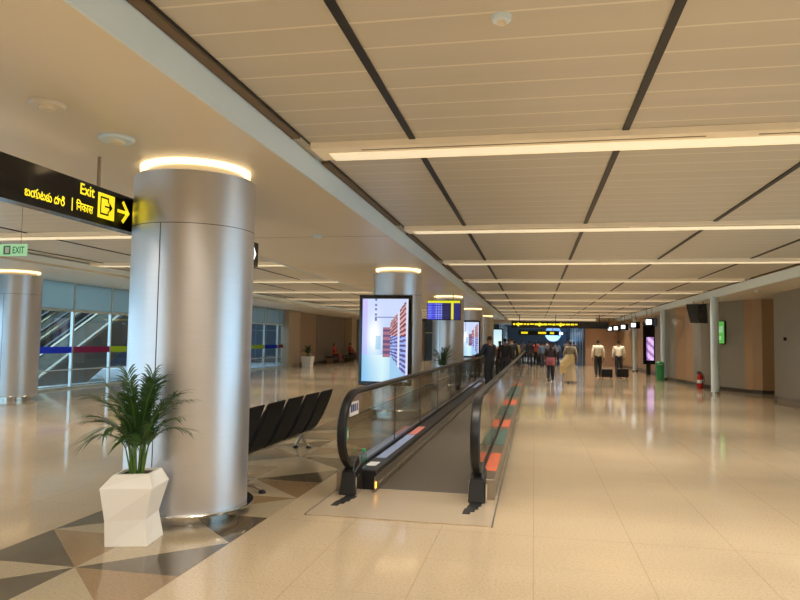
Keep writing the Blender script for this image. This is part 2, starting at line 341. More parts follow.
for i, y in enumerate(BY + [BY[-1]+4.5]):
    lb = 'cream light beam across the left hall ceiling, %s from the near end' % ORD[min(i, 11)] if i < 12 else 'cream light beam across the left hall ceiling, last before the far wall'
    beam(-10.66, -5.35, y, lb, 'light beams across the left hall ceiling', 72 if i > 1 else 175, 128 if i > 1 else 165)  # first two, out of view, boosted likewise to light the foreground

# ================================================================== COLUMNS
def column(x, y, label, detail=True):
    t = thing('steel_column', label, 'column', (x, y, 0)); n = 64 if detail else 40; R = .545; H = 3.045
    MB().lathe([(R, .115), (R, H-.012), (R-.012, H)], n=n).build('shaft', 'steel', t, True)
    MB().lathe([(R-.07, 0), (R-.07, .12)], n=n).build('base_drum', 'chrome', t, True)
    MB().lathe([(R-.03, .095), (R+.058, .095), (R+.062, .108), (R+.058, .118), (R-.02, .118)], n=n, cap=False).build('base_flange', 'chrome', t, True)
    MB().lathe([(R-.05, H+.06), (R-.05, Z1), (R-.15, Z1), (R-.15, H+.06)], n=n, cap=False, closed=True).build('light_ring', 'glow', t, True)
    MB().lathe([(R-.11, H-.01), (R-.11, Z1-.01)], n=n).build('core', 'cream', t, True)
    d = Vector((-x, -y)).normalized(); rr = Vector((-d.y, d.x)) * (1 if d.x*-1 < 99 else 1)
    s_ = MB().lathe([(R-.01, 2.57), (R+.0012, 2.57), (R+.0012, 2.576), (R-.01, 2.576)], n=n, cap=False, closed=True)
    for k in range(3):
        a = math.atan2(d.y, d.x) - math.radians(31) + k*2*PI/3
        c, s2 = math.cos(a), math.sin(a); w_ = .0035
        s_.hexa([((R-.01)*c - s2*w_*q, (R-.01)*s2 + c*w_*q, .12) if e == 0 else ((R+.002)*c - s2*w_*q, (R+.002)*s2 + c*w_*q, .12) for q, e in ((-1, 0), (-1, 1), (1, 1), (1, 0))] +
                [((R-.01)*c - s2*w_*q, (R-.01)*s2 + c*w_*q, 2.57) if e == 0 else ((R+.002)*c - s2*w_*q, (R+.002)*s2 + c*w_*q, 2.57) for q, e in ((-1, 0), (-1, 1), (1, 1), (1, 0))])
    s_.build('joint', 'seam', t)
    return t
colx = [(-3.11, 5.8), (-2.96, 14.7), (-2.95, 23.6), (-2.95, 32.5), (-2.95, 41.4)]
cl = ['large round brushed steel column in the foreground behind the white planter', 'round steel column behind the nearest lit advert screen', 'round steel column behind the hanging flight board',
      'round steel column behind the second lit advert screen', 'farthest round steel column of the row beside the moving walkway']
for (x, y), l in zip(colx, cl): column(x, y, l, y < 10)
column(-12.6, 14.7, 'round steel column at the far left in front of the glass wall', False)
column(-12.6, 23.6, 'round steel column by the glass wall hidden behind the foreground column', False)
# slim white columns on the right
for i, y in enumerate((23.6, 32.5, 41.4)):
    t = thing('slim_column', 'slim pale round column on the right, ' + ['nearest, beside the green poster', 'middle one, beside the green bin', 'farthest one, past the purple screen'][i], 'column', (5.73, y, 0), 0, 'slim columns along the right side')
    MB().lathe([(.125, .1), (.125, Z1+.02)], n=24).build('shaft', 'fascia', t, True)
    MB().lathe([(.15, 0), (.15, .09), (.127, .105)], n=24).build('base_ring', 'chrome', t, True)

# ================================================================== MOVING WALKWAY
YW0, YW1 = 6.0, 43.5; XL, XR = -1.87, -.55
wk = thing('moving_walkway', 'long moving walkway with dark glass balustrades and black handrails', 'moving walkway', (0, 0, 0))
box('landing_plate', 'comb', wk, -2.03, -.355, YW0, 7.2, 0, .012)
box('plate_joint', 'seam', wk, -.357, -.347, YW0, YW1, 0, .014)
MB().box(-2.04, -2.03, YW0, YW1, 0, .014).build('plate_joint', 'seam', wk)
MB().box(-1.61, -.66, 7.2, 7.24, .0, .018).build('comb_plate', 'seam', wk)
MB().box(-1.61, -.66, 7.24, YW1, .0, .010).build('belt', 'belt', wk)
def hr_path(x):
    P = []
    # entry curve: from the newel box, bulging towards the passenger, to the top run
    for i in range(15):
        a = math.radians(-78 + 168*i/14); P.append((x, 7.06 - .50*math.cos(a), .66 + .39*math.sin(a)))
    return P
for sx, X0 in ((-1, XL), (1, XR)):
    hp = hr_path(X0) 
    top = [(X0, 7.06+d, 1.05) for d in (.6, 2, 6, 14, 24, 34)] + [(X0, YW1-.4, 1.05)]
    end = [(X0, YW1-.4+.4*math.cos(math.radians(90-170*i/10)), .66+.39*math.sin(math.radians(90-170*i/10))) for i in range(11)]
    path = hp + top + end
    # handrail: flattened section
    b = MB(); rs = []
    for i, p in enumerate(path):
        p = Vector(p); t_ = (Vector(path[min(i+1, len(path)-1)])-Vector(path[max(i-1, 0)])).normalized(); n_ = Vector((0, -t_.z, t_.y))
        if n_.dot(p - Vector((X0, max(7.06, min(YW1-.4, p.y)), .66))) < 0: n_ = -n_
        rs.append([p + Vector((.045*cx, 0, 0)) + n_*.024*cy for cx, cy in ((-1, -.9), (-1.05, 0), (-.75, .8), (0, 1.05), (.75, .8), (1.05, 0), (1, -.9))])
    b.rings(rs).build('handrail', 'rubber', wk, True)
    # rail guide strip
    b = MB(); b.tube([(X0, p[1] if False else (p[1] + (.035 if p[1] < 7.06 else 0)), p[2]-(.034 if p[2] > .9 else 0)) for p in path[4:-4]], .013, 6); b.build('handrail_guide', 'dsteel', wk, True)
    # glass panel following the rail
    ins = [(y if y > 7.06 else 7.06-(7.06-y)*.93, z if z < .9 else z-.03) for _, y, z in path]
    outl = [(y, z) for y, z in ins if z > .25]
    bb = MB(); A = [(X0-.006, y, z) for y, z in outl]; B = [(X0+.006, y, z) for y, z in outl]; bb.poly(A); bb.poly(B[::-1])
    bb.build('balustrade_glass', 'bglass', wk)
    # glass joints
    y = 9.2
    while y < YW1-1: box('glass_joint', 'seam', wk, X0-.008, X0+.008, y, y+.012, .24, 1.02); y += 2.1
    # base casing: inner deck + skirt, outer deck + skirt
    inn = -sx; dw = .24 if sx < 0 else .09
    def xr(a, b_): return (min(a, b_), max(a, b_))
    a0, a1 = xr(X0+inn*.015, X0+inn*dw); o0, o1 = xr(X0-inn*.015, X0-inn*.165)
    MB().box(a0, a1, 7.12, YW1, 0.0, .215).build('inner_deck', 'rubber' if sx < 0 else 'dsteel', wk, bevel=.012)
    s0, s1 = xr(X0+inn*dw, X0+inn*(dw+.012)); MB().box(s0, s1, 7.0, YW1, .02, .17).build('skirt', 'dsteel', wk)
    s0, s1 = xr(X0+inn*(dw+.012), X0+inn*(dw+.022)); MB().box(s0, s1, 7.2, YW1, .075, .10).build('skirt_brush', 'chrome', wk)
    MB().box(o0, o1, 6.98, YW1, 0, .215).build('outer_deck', 'dsteel', wk, bevel=.008)
    MB().box(X0-.016, X0+.016, 6.98, YW1, .2, .245).build('glass_clamp', 'rubber', wk)
    # black newel entry box
    nb = MB().hexa([(X0-.085, 6.80, 0.012), (X0+.085, 6.80, 0.012), (X0+.085, 7.14, .012), (X0-.085, 7.14, .012), (X0-.07, 6.86, .24), (X0+.07, 6.86, .24), (X0+.075, 7.14, .30), (X0-.075, 7.14, .30)])
    nb.hexa([(X0-.055, 6.86, .24), (X0+.055, 6.86, .24), (X0+.06, 7.1, .30), (X0-.06, 7.1, .30), (X0-.05, 6.93, .33), (X0+.05, 6.93, .33), (X0+.05, 7.08, .37), (X0-.05, 7.08, .37)])
    nb.build('handrail_entry_box', 'rubber', wk, bevel=.01)
    MB().box(X0+.088, X0+.10, 6.82, 7.0, .012, .2).build('newel_edge_plate', 'chrome', wk)
    # jagged black patch on the landing
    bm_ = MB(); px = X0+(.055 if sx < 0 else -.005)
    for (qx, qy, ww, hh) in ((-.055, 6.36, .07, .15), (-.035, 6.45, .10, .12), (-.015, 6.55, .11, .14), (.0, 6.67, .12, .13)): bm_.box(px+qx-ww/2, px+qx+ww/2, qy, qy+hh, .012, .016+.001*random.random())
    bm_.build('black_patch', 'black', wk)
MB().box(XL+.252, XL+.264, 6.985, 7.02, .06, .12).build('signal_lamp', 'amber', wk)
# adverts stuck on the decks
odk = [('orange', 7.45, 8.62), ('teal', 9.3, 10.9), ('orange', 11.3, 12.3), ('teal', 13.1, 14.8), ('orange', 15.4, 16.6), ('teal', 17.6, 21.3), ('orange', 22.2, 22.8), ('brown', 23.6, 26), ('teal', 26.8, 28.6), ('brown', 29.6, 32), ('teal', 33, 35), ('brown', 36.3, 40.5)]
for k, a, b_ in odk:
    o = MB().box(XR+.03, XR+.155, a, b_, .215, .2175).build('deck_advert', k, wk)
    if k == 'orange': MB().box(XR+.05, XR+.06, a+.1, b_-.1, .2175, .2185).box(XR+.09, XR+.135, a+.15, a+.25, .2175, .2185).box(XR+.09, XR+.105, a+.35, b_-.2, .2175, .2185).build('advert_print', 'pinkad', o)
for k, a, b_ in [('bluead', 7.9, 9.9), ('pinkad', 9.95, 10.9), ('bluead', 20.5, 23.0), ('bluead', 24.6, 26.2), ('paper', 7.38, 7.62)]:
    MB().box(XL+.05, XL+.165, a, b_, .215, .2175).build('deck_advert', k, wk)
# stickers on the glass near the left newel
st = MB().box(XL+.007, XL+.009, 6.83, 7.19, .80, .945).build('notice_sticker', 'paper', wk)
MB().box(XL+.009, XL+.0105, 6.87, 6.93, .84, .92).box(XL+.009, XL+.0105, 6.95, 7.01, .84, .92).box(XL+.009, XL+.0105, 7.03, 7.07, .84, .92).box(XL+.009, XL+.0105, 7.10, 7.15, .84, .92).build('sticker_print', 'navy', st)
st = MB().box(XL+.007, XL+.009, 6.74, 6.80, .57, .70).build('notice_sticker', 'green', wk)
MB().box(XL+.009, XL+.0105, 6.757, 6.785, .60, .67).build('sticker_print', 'paper', st)
bt = thing('water_bottle', 'small clear bottle with a green cap on the walkway deck', 'bottle', (XL+.06, 7.26, .218))
MB().lathe([(.036, 0), (.038, .02), (.036, .09), (.038, .12), (.022, .155), (.015, .165), (.015, .18)], n=16).build('bottle_body', 'clearp', bt, True)
MB().lathe([(.019, .172), (.019, .197), (.016, .2)], n=14).build('cap', 'gcap', bt, True)
MB().lathe([(.0375, .045), (.0375, .10)], n=16, cap=False).build('bottle_label', 'clearp', bt, True)

# ================================================================== BENCH
be = thing('beam_seating', 'row of black airport seats on a steel beam, backs turned to the walkway', 'bench', (-3.35, 6.6, 0))
for i in range(5):
    y = .02 + .655*i
    prof = [(-.36, .43), (-.05, .39), (.06, .405), (.12, .50), (.25, .70), (.37, .86), (.40, .86), (.33, .72), (.20, .50), (.12, .37), (.05, .345), (-.36, .395)]
    prof = [(-.34, .445), (-.15, .42), (.02, .40), (.10, .43), (.20, .56), (.31, .74), (.385, .865), (.40, .86), (.35, .72), (.26, .53), (.17, .39), (.10, .34), (0, .345), (-.33, .41)]
    prof = [(px*1.05, .87-(.87-pz)*1.17) for px, pz in prof]
    b = MB(); b.rings([[(px, yy, pz) for px, pz in prof] for yy in (y+.03, y+.07, y+.52, y+.56)]); 
    b.build('seat_shell', 'seat', be, False, bevel=.008)
for i in range(6):
    y = -.015 + .655*i
    if i in (1, 2, 3, 4): MB().tube([(.10, y, .36), (.19, y, .50), (.27, y, .60), (.20, y, .64), (-.16, y, .63)], .014, 8).build('armrest', 'chrome', be, True)
MB().box(-.02, .05, -.1, 3.35, .20, .25).build('beam', 'chrome', be, bevel=.008)
for y in (.12, 3.0):
    lg = MB().tube([(.02, y, .22), (.06, y, .14), (.18, y, .09), (.50, y, .07), (.60, y, .035)] if y < 1 else [(.02, y, .22), (.03, y, .18), (.05, y, .12), (.09, y, .07), (.12, y, .035)], [.028, .026, .024, .02, .018], 10).tube([(.02, y, .22), (-.04, y, .10), (-.08, y, .03)], [.028, .024, .02], 10).build('leg', 'dsteel', be, True)
    MB().lathe([(.04, 0), (.04, .02), (.02, .035)], .60 if y < 1 else .12, y, 12).build('foot', 'rubber', lg, True); MB().lathe([(.04, 0), (.04, .02), (.02, .035)], -.08, y, 12).build('foot', 'rubber', lg, True)

# ================================================================== PLANTERS WITH PALMS
def sq(cx, cy, s, z, rot, asp=1): return [(cx+s*(math.cos(rot)*a*asp-math.sin(rot)*b_), cy+s*(math.sin(rot)*a*asp+math.cos(rot)*b_), z) for a, b_ in ((-1, -1), (1, -1), (1, 1), (-1, 1))]
def facet_planter(t):
    r = 0.13
    def octo(z, c): return [(x, y, z) for x, y in c]
    b = MB(); q_ = .83
    A = [(-.215, -.20), (.16, -.215), (.235, .17), (-.17, .22)]      # base
    W = [(-.225, -.21), (.135, -.20), (.185, .17), (-.175, .205)]    # waist
    Sh = [(-.275, -.22), (.20, -.245), (.265, .20), (-.20, .26)]     # shoulder
    Rm = [(-.165, -.185), (.15, -.165), (.205, .14), (-.115, .185)]
    Ri = [(x*.86, y*.86) for x, y in Rm]
    A, W, Sh, Rm, Ri = [[(x*q_, y*q_) for x, y in c] for c in (A, W, Sh, Rm, Ri)]
    b.rings([octo(0, A), octo(.20, W), octo(.44, Sh), octo(.54, Rm), octo(.54, Ri), octo(.50, Ri)], cap=True)
    # split quads along diagonals for facets
    nf = []
    for f in b.f: nf += [f] if len(f) != 4 else [(f[0], f[1], f[2]), (f[0], f[2], f[3])]
    b.f = nf; b.mi = [0]*len(nf)
    b.build('planter', 'white', t, bevel=.006)
    MB().poly(octo(.52, Ri)).poly(octo(.50, Ri)[::-1]).build('soil', 'soil', t)
def frond(seed, base, az, lean, length, droop, nl=22):
    rnd = random.Random(seed); b = MB(); pts = []; p = Vector(base); el = math.radians(90-lean); st = length/16
    for i in range(17):
        pts.append(p.copy()); d = Vector((math.cos(az)*math.cos(el), math.sin(az)*math.cos(el), math.sin(el))); p = p + d*st
        if i > 4: el -= math.radians(droop)/12
    b.cur = 0; b.tube(pts, [.0075*(1-.8*i/16) for i in range(17)], 5)
    b.cur = 1; side = Vector((-math.sin(az), math.cos(az), 0))
    for k in range(nl):
        u = .40 + .60*k/(nl-1); i = u*16; j = min(int(i), 15); q = pts[j].lerp(pts[j+1], i-j); t_ = (pts[j+1]-pts[j]).normalized(); upv = side.cross(t_)*-1
        if upv.z < 0: upv = -upv
        ll = .19*math.sin(PI*min(1, .25+.62*(1-abs(u-.62)/.6)))*(.8+.4*rnd.random())
        for sd in (-1, 1):
            d = (t_*(.75+.35*u) + side*sd*(.95-.3*u) + upv*(.18+.25*rnd.random())).normalized(); c = q.copy(); w_ = .0058+.0022*rnd.random(); prev = None
            nrm = d.cross(upv).normalized()*1.0
            seg = [(0, .35), (.3, 1), (.65, .85), (1, .05)]
            row = []
            for s_, ww in seg:
                e = q + d*ll*s_ + Vector((0, 0, -1))*ll*.42*s_*s_
                row.append((e - nrm*w_*ww, e + nrm*w_*ww + 0*upv))
            for a in range(3): b.poly([row[a][0], row[a][1], row[a+1][1], row[a+1][0]])
    return b
def palm(x, y, label, seed=1, rz=0, pot='facet', z=0, nf=30, sc=1.0):
    t = thing('potted_palm', label, 'potted plant', (x, y, z), rz)
    if pot == 'facet': facet_planter(t)
    else: MB().rings([sq(0, 0, .24, 0, 0), sq(0, 0, .30, .60, 0), sq(0, 0, .26, .60, 0), sq(0, 0, .26, .56, 0)]).build('planter', 'white', t)
    rnd = random.Random(seed)
    for i in range(nf):
        az = 2*PI*i*.382 + rnd.random()*.5; lv_ = i/(nf-1); lean = 2 + 13*lv_ + rnd.random()*4
        toward = max(0, math.sin(az+rz)); lean *= 1-.75*toward; L_ = (.73-.24*lv_+.08*rnd.random())*sc
        r0 = .05*rnd.random()+.015
        b = frond(seed*100+i, (r0*math.cos(az), r0*math.sin(az), (.565 if pot != 'facet' else .52)), az, lean, L_, (28+rnd.random()*25+75*lv_)*(1-.7*toward))
        b.build('frond', ['stem', 'leaf'], t)
    return t
palm(-3.07, 4.93, 'green palm in a white faceted planter in front of the foreground column', 3, .34)
palm(-3.0, 22.6, 'green palm in a planter in front of the third column, left of the walkway', 5, .2, nf=18, sc=1.15)
palm(-3.0, 40.4, 'distant green palm in a planter in front of the farthest walkway column', 8, .1, nf=14, sc=1.1)
palm(-12.55, 36.8, 'green plant in a tall white planter against the far left wall', 11, 0, 'square', nf=14, sc=.85)

# ================================================================== LIT SCREENS
def picture(name, parent, wd, ht, nx, ny, fn, y=0, x0=0, z0=0, m='screen'):
    b = MB(); cols = []
    for j in range(ny):
        for i in range(nx):
            xa_, xb_, za, zb = x0-wd/2+wd*i/nx, x0-wd/2+wd*(i+1)/nx, z0+ht*j/ny, z0+ht*(j+1)/ny
            b.poly([(xa_, y, za), (xb_, y, za), (xb_, y, zb), (xa_, y, zb)]); cols += [fn((i+.5)/nx, (j+.5)/ny)]*4
    o = b.build(name, m, parent); at = o.data.color_attributes.new('Col', 'FLOAT_COLOR', 'CORNER')
    for k, c in enumerate(cols): at.data[k].color = (*c, 1)
    return o
def lin(r, g, b_): return tuple((c/255)**2.2 for c in (r, g, b_))
def mixc(a, b_, t): t = max(0, min(1, t)); return tuple(p+(q-p)*t for p, q in zip(a, b_))
def shop(u, v):
    col = mixc(lin(150, 205, 240), lin(205, 218, 252), min(1, v*1.2))
    if u < .12: col = mixc(lin(160, 175, 250), lin(205, 195, 255), v)
    if v < .32: col = mixc(lin(215, 245, 250), lin(130, 190, 235), abs(u-.45)*2.2+(.2-v)*.5)
    g = math.exp(-((u-.27)/.14)**2-((v-.55)/.2)**2); col = mixc(col, (1.1, 1.1, 1.05), g)
    if .28 < u < .74 and .50 > v > .44 and False: pass
    if .27 < u < .31 and v > .72 and int(v*34) % 2: col = lin(110, 120, 180)
    if .27 < u < .82 and .775 < v < .785: col = lin(130, 140, 195)
    if .29 < u < .42 and .38 < v < .55: col = mixc(col, lin(120, 190, 225), .6)
    if .46 < u < .62 and .30 < v < .66: col = lin(170, 115, 135) if int(v*30) % 2 else lin(105, 80, 120)
    hi = .70 + (u-.62)*.75; lo = .32-(u-.62)*.85
    if u > .62 and v < hi+.02 and v > max(.02, lo):
        f = (v-.42)/(.55*(u-.30)); row = int(f*11+40)
        col = (lin(215, 170, 175) if v > .55 else lin(160, 180, 245)) if row % 2 else (lin(120, 60, 70) if v > .55 else lin(90, 85, 140))
        if int(u*26) % 5 == 0: col = lin(225, 225, 250)
    if u > .62 and v <= max(.02, lo): col = lin(160, 205, 240)
    return col
def ad_screen(x, y, z0, z1, wd, label, rz=0, colfn=shop, nx=44, ny=78):
    t = thing('advert_screen', label, 'screen', (x, y, 0), rz)
    box('casing', 'gblack', t, -wd/2, wd/2, 0, .14, z0, z1, bevel=.01)
    picture('display', t, wd-.14, z1-z0-.16, nx, ny, colfn, -.003, 0, z0+.08)
    box('mounting_bracket', 'dsteel', t, -.18, .18, .14, .42 if y < 20 else .5, z0+.5, z0+.9)
    return t
ad_screen(-3.03, 13.76, .66, 2.53, 1.11, 'tall lit advert screen showing shop shelves, nearest of three, on the second column')
ad_screen(-2.93, 31.48, .84, 2.56, .98, 'tall lit advert screen on the fourth column, second of three', nx=24, ny=40)
pp = ad_screen(-2.62, 48.4, .72, 2.52, .9, 'pale glowing advert screen farthest along beside the walkway', 0, lambda u, v: mixc(lin(225, 250, 250), lin(150, 215, 240), abs(v-.5)), nx=6, ny=10)
box('floor_post', 'black', pp, -.15, .15, .02, .12, 0, .73)
# purple screen on the right
ks = thing('advert_kiosk', 'dark panel with a purple lit screen by the right wall', 'screen', (5.82, 37.2, 0))
box('casing', 'gblack', ks, -.26, .32, 0, .2, .55, 2.75); 
picture('display', ks, .36, 1.2, 10, 24, lambda u, v: mixc(lin(235, 200, 250), lin(150, 90, 170), (math.sin(v*17+u*5) > .3)*.8+(u < .2)*.5), -.004, .08, .75)
box('mounting_leg', 'black', ks, -.1, .1, .02, .18, 0, .56)
# hanging flight board
fb = thing('flight_board', 'hanging flight information board with blue columns and a yellow header', 'display board', (-2.93, 22.25, 2.28))
box('casing', 'gblack', fb, -.56, .56, 0, .12, 0, .66)
def fids(u, v):
    if v > .86: return lin(225, 225, 40)
    if .72 < u < .80: return lin(235, 225, 50)
    r = int(v*22) % 2
    if u < .12: return lin(120, 130, 250) if r else lin(60, 60, 200)
    if u < .26: return lin(90, 95, 235) if r else lin(55, 55, 190)
    if u < .44: return lin(150, 165, 245) if r and int(u*40) % 3 else lin(60, 65, 190)
    if u < .72: return lin(50, 48, 95) if r else lin(30, 28, 70)
    return lin(45, 45, 110)
picture('display', fb, 1.08, .62, 40, 24, fids, -.004, 0, .02)
MB().tube([(-.3, .06, .66), (-.3, .06, Z1-2.28)], .015).tube([(.3, .06, .66), (.3, .06, Z1-2.28)], .015).build('hanger', 'yrefl', fb)  # hanging rods; their yellow imitates the header's reflection in the ceiling

# ================================================================== SIGNS
def text(body, size, m, parent, loc, rot, name='lettering', align='LEFT', ext=.001, sx=1):
    c = bpy.data.curves.new(name, 'FONT'); c.body = body; c.size = size; c.extrude = ext; c.align_x = align; c.resolution_u = 3; c.offset = size*.012
    o = bpy.data.objects.new(name, c); C.objects.link(o); bpy.context.view_layer.update()
    me = bpy.data.meshes.new_from_object(o.evaluated_get(bpy.context.evaluated_depsgraph_get())); bpy.data.objects.remove(o); bpy.data.curves.remove(c)
    me.materials.clear(); me.materials.append(M[m]); q = bpy.data.objects.new(name, me); C.objects.link(q); q.parent = parent; q.location = loc; q.rotation_euler = rot; q.scale = (sx, 1, 1); return q
sg = thing('exit_sign', 'long black hanging sign with yellow Exit lettering and arrow, left of the column', 'sign', (-3.72, 2.6, 2.55))
box('sign_box', 'gblack', sg, -.04, .075, 0, 5.95, 0, .318, bevel=.004)
R90 = (PI/2, 0, PI/2); fx = .077
def sy(Y): return Y-2.6
text('Exit', .128, 'yellow', sg, (fx, sy(4.875), .205), R90, sx=.95)
text('బయటకు దారి', .098, 'yellow', sg, (fx, sy(4.27), .062), R90, sx=.80)
MB().box(fx-.001, fx+.001, sy(4.785), sy(4.795), .045, .15).build('divider', 'yellow', sg)
text('िनकास', .098, 'yellow', sg, (fx, sy(4.84), .065), R90, sx=.86)
MB().box(fx-.001, fx+.001, sy(5.115), sy(5.345), .055, .27).build('pictogram_tile', 'yellow', sg)
pd = MB()
def yz(b, pts, x=fx+.0015): b.poly([(x, y_, z_) for y_, z_ in pts])
def yb(b, y0, y1, z0, z1, x=fx+.0015): yz(b, [(y0, z0), (y1, z0), (y1, z1), (y0, z1)], x)
y0 = sy(5.145); yb(pd, y0, y0+.016, .085, .242); yb(pd, y0, y0+.12, .226, .242); yb(pd, y0, y0+.12, .085, .101); yb(pd, y0+.104, y0+.12, .195, .242); yb(pd, y0+.104, y0+.12, .085, .13)
yb(pd, y0+.06, y0+.15, .154, .170); yz(pd, [(y0+.125, .115), (y0+.175, .162), (y0+.125, .209)])
pd.build('pictogram', 'black', sg)
ar = MB(); a0 = sy(5.39)
yb(ar, a0, a0+.15, .148, .176, fx+.001)
yz(ar, [(a0+.185, .162), (a0+.09, .265), (a0+.062, .243), (a0+.137, .162)], fx+.001); yz(ar, [(a0+.185, .162), (a0+.137, .162), (a0+.062, .081), (a0+.09, .059)], fx+.001)
ar.build('arrow', 'yellow', sg)
wa = MB(); a0 = sy(8.30)
yb(wa, a0, a0+.1, .148, .176, fx+.001); yz(wa, [(a0+.17, .162), (a0+.09, .265), (a0+.055, .243), (a0+.12, .162)], fx+.001); yz(wa, [(a0+.17, .162), (a0+.12, .162), (a0+.055, .081), (a0+.09, .059)], fx+.001)
wa.build('arrow', 'wlit', sg)
for yy in (3.6, 5.22, 7.9): MB().tube([(.0, sy(yy), .315), (.0, sy(yy), Z1-2.55)], .016, 8).build('hanger', 'dsteel', sg)

# green emergency exit sign
ge = thing('emergency_exit_sign', 'small pale green running-man exit sign hanging at the far left', 'sign', (-7.05, 8.0, 2.66))
box('sign_panel', 'lgreen', ge, -.30, .30, 0, .02, 0, .16); b = MB()
b.box(-.06, .05, -.003, -.001, .02, .14).build('pictogram_tile', 'green', ge); MB().box(-.03, .03, -.005, -.0035, .04, .12).build('pictogram', 'paper', ge)
text('EXIT', .13, 'green', ge, (.08, -.003, .035), (PI/2, 0, 0), sx=.7)
MB().box(-.2, -.195, .005, .01, .16, .72-.02).box(.2, .205, .005, .01, .16, .72-.02).build('hanger', 'dsteel', ge)

# long sign band at the end of the corridor
fs = thing('overhead_sign', 'long black overhead sign with yellow markings near the far end', 'sign', (0, 43.0, 2.48))
box('sign_box', 'gblack', fs, -1.40, 4.45, 0, .2, 0, .42)
b = MB(); rnd = random.Random(4)
x = -1.30
while x < 2.9:
    w_ = .10+.16*rnd.random()
    b.box(x, x+w_, -.004, -.001, .17+.04*rnd.random(), .28); x += w_+.05+(.35 if rnd.random() < .12 else 0)
b.build('sign_markings', 'yellow', fs)
def arrow_xz(x, s, y=-.006):
    q = MB(); q.poly([(x-s, y, .21), (x, y, .21+s*.9), (x, y, .21-s*.9)]).poly([(x, y, .25), (x, y, .17), (x+s, y, .17), (x+s, y, .25)]); return q
for x in (-.95, .35, 1.62): arrow_xz(x, .16).build('arrow', 'yellow', fs)
MB().tube([(-.9, .1, .42), (-.9, .1, Z2-2.48)], .02).tube([(1.3, .1, .42), (1.3, .1, Z2-2.48)], .02).tube([(3.9, .1, .42), (3.9, .1, Z2-2.48)], .02).build('hanger', 'black', fs)
f2 = thing('overhead_sign', 'smaller dark overhead sign below and behind the long sign band', 'sign', (0, 54, 2.15))
box('sign_box', 'black', f2, -1.2, 1.9, 0, .15, 0, .35)
MB().box(-1.0, -.5, -.004, 0, .1, .25).box(.3, .9, -.004, 0, .1, .25).box(1.2, 1.5, -.004, 0, .1, .25).build('sign_markings', 'yellow', f2)
MB().tube([(-.8, .07, .35), (-.8, .07, .86)], .02).tube([(1.4, .07, .35), (1.4, .07, .86)], .02).build('hanger', 'black', f2)
t = thing('added_cove_glow', 'long added warm glow strip along the bulkhead at the far end of the corridor', 'light fitting', (1.2, 49.9, 3.12)); box('housing', 'cream', t, -3.1, 3.1, -.12, .04, 0, .05); box('diffuser', 'beam', t, -3.05, 3.05, -.1, .0, .05, .16)  # glowing strip added to brighten the bulkhead edge
# hanging gate signs on the right
for i, (x, y, z, w_) in enumerate([(5.07, 33.4, 2.43, .56), (5.28, 40.0, 2.45, .54), (5.26, 44.3, 2.44, .5), (5.16, 47.3, 2.42, .45), (4.98, 49.3, 2.42, .4)]):
    t = thing('hanging_sign', 'black hanging box sign with a white lit square on the right, ' + ['nearest', 'second', 'third', 'fourth', 'farthest'][i] + ' of five', 'sign', (x, y, z), 0, 'box signs hanging on the right side')
    box('sign_box', 'gblack', t, 0, w_, 0, .15, 0, .38)
    MB().box(.05, .30, -.006, -.001, .08, .31).build('lit_square', 'wlit', t)
    MB().tube([(.1, .07, .38), (.1, .07, Z2-z-.01)], .014, 6).tube([(w_-.24, .07, .38), (w_-.24, .07, Z2-z-.01)], .014, 6).build('hanger', 'dsteel', t)

# ceiling devices
def disc(x, y, z, r, label, name='ceiling_speaker', cat='ceiling device', m='fascia'):
    t = thing(name, label, cat, (x, y, z)); MB().lathe([(r, 0), (r, -.012), (r*.9, -.028), (r*.5, -.032)], n=28).build('rim', m, t, True); MB().lathe([(r*.45, -.031), (r*.42, -.045), (r*.3, -.05)], n=20).build('grille', 'cream', t, True)
disc(-3.22, 4.72, Z1, .135, 'round white ceiling fitting above the Exit sign, left of the column')
disc(-3.21, 3.93, Z1, .115, 'flat beige ceiling fitting at upper left, nearest the viewpoint', m='lowceil')
disc(-3.2, 9.7, Z1, .07, 'small white ceiling detector to the right of the foreground column', 'smoke_detector', m='fascia')
disc(-.18, 3.62, Z2, .055, 'round white detector on the panelled ceiling at top centre', 'smoke_detector')
disc(6.2, 20.8, Z1, .09, 'white ceiling dome over the near end of the right wall', 'security_camera')
disc(6.15, 24.2, Z1, .09, 'white ceiling dome beside the nearest slim column', 'security_camera')

# ================================================================== RIGHT SIDE OBJECTS
tv = thing('wall_monitor', 'pair of tilted dark monitors hanging from the ceiling by the nearest slim column', 'monitor', (5.42, 25.6, 2.35), math.radians(-12))
for dx, k in ((0, 0), (.28, 1)):
    MB().hexa([(dx, 0, .02), (dx+.26, .0, 0), (dx+.28, .06, 0), (dx+.04, .06, .02), (dx-.14, .12, .68), (dx+.24, .12, .70), (dx+.26, .2, .70), (dx-.1, .2, .68)]).build('screen_panel', 'gblack' if k else 'escal_d', tv)
MB().tube([(.1, .14, .6), (.1, .14, .8)], .02, 6).tube([(.42, .14, .6), (.42, .14, .8)], .02, 6).build('ceiling_mount', 'dsteel', tv)
gp = thing('lit_poster', 'green lit poster on the grey wall beside the nearest slim column', 'poster', (6.50, 26.24, 0), math.radians(-70.2))
box('frame', 'black', gp, 0, .44, -.05, -.002, 1.64, 2.46); MB().box(.02, .40, -.056, -.051, 1.66, 2.44).build('poster_face', 'glit', gp)
MB().box(.08, .34, -.059, -.057, 2.05, 2.28).build('poster_print', 'lgreen', gp); MB().box(.08, .24, -.059, -.057, 1.78, 1.92).build('poster_print', 'lgreen', gp)
# round control on near wall
t = thing('wall_switch', 'small dark round device on the near grey right-hand wall', 'switch', (6.93, 20.9, 1.8)); MB().tube([(0.02, 0, 0), (-.05, 0, 0)], .05, 14).build('casing', 'black', t, True); MB().tube([(-.05, 0, 0), (-.06, 0, 0)], .03, 12).build('button', 'dsteel', t, True)
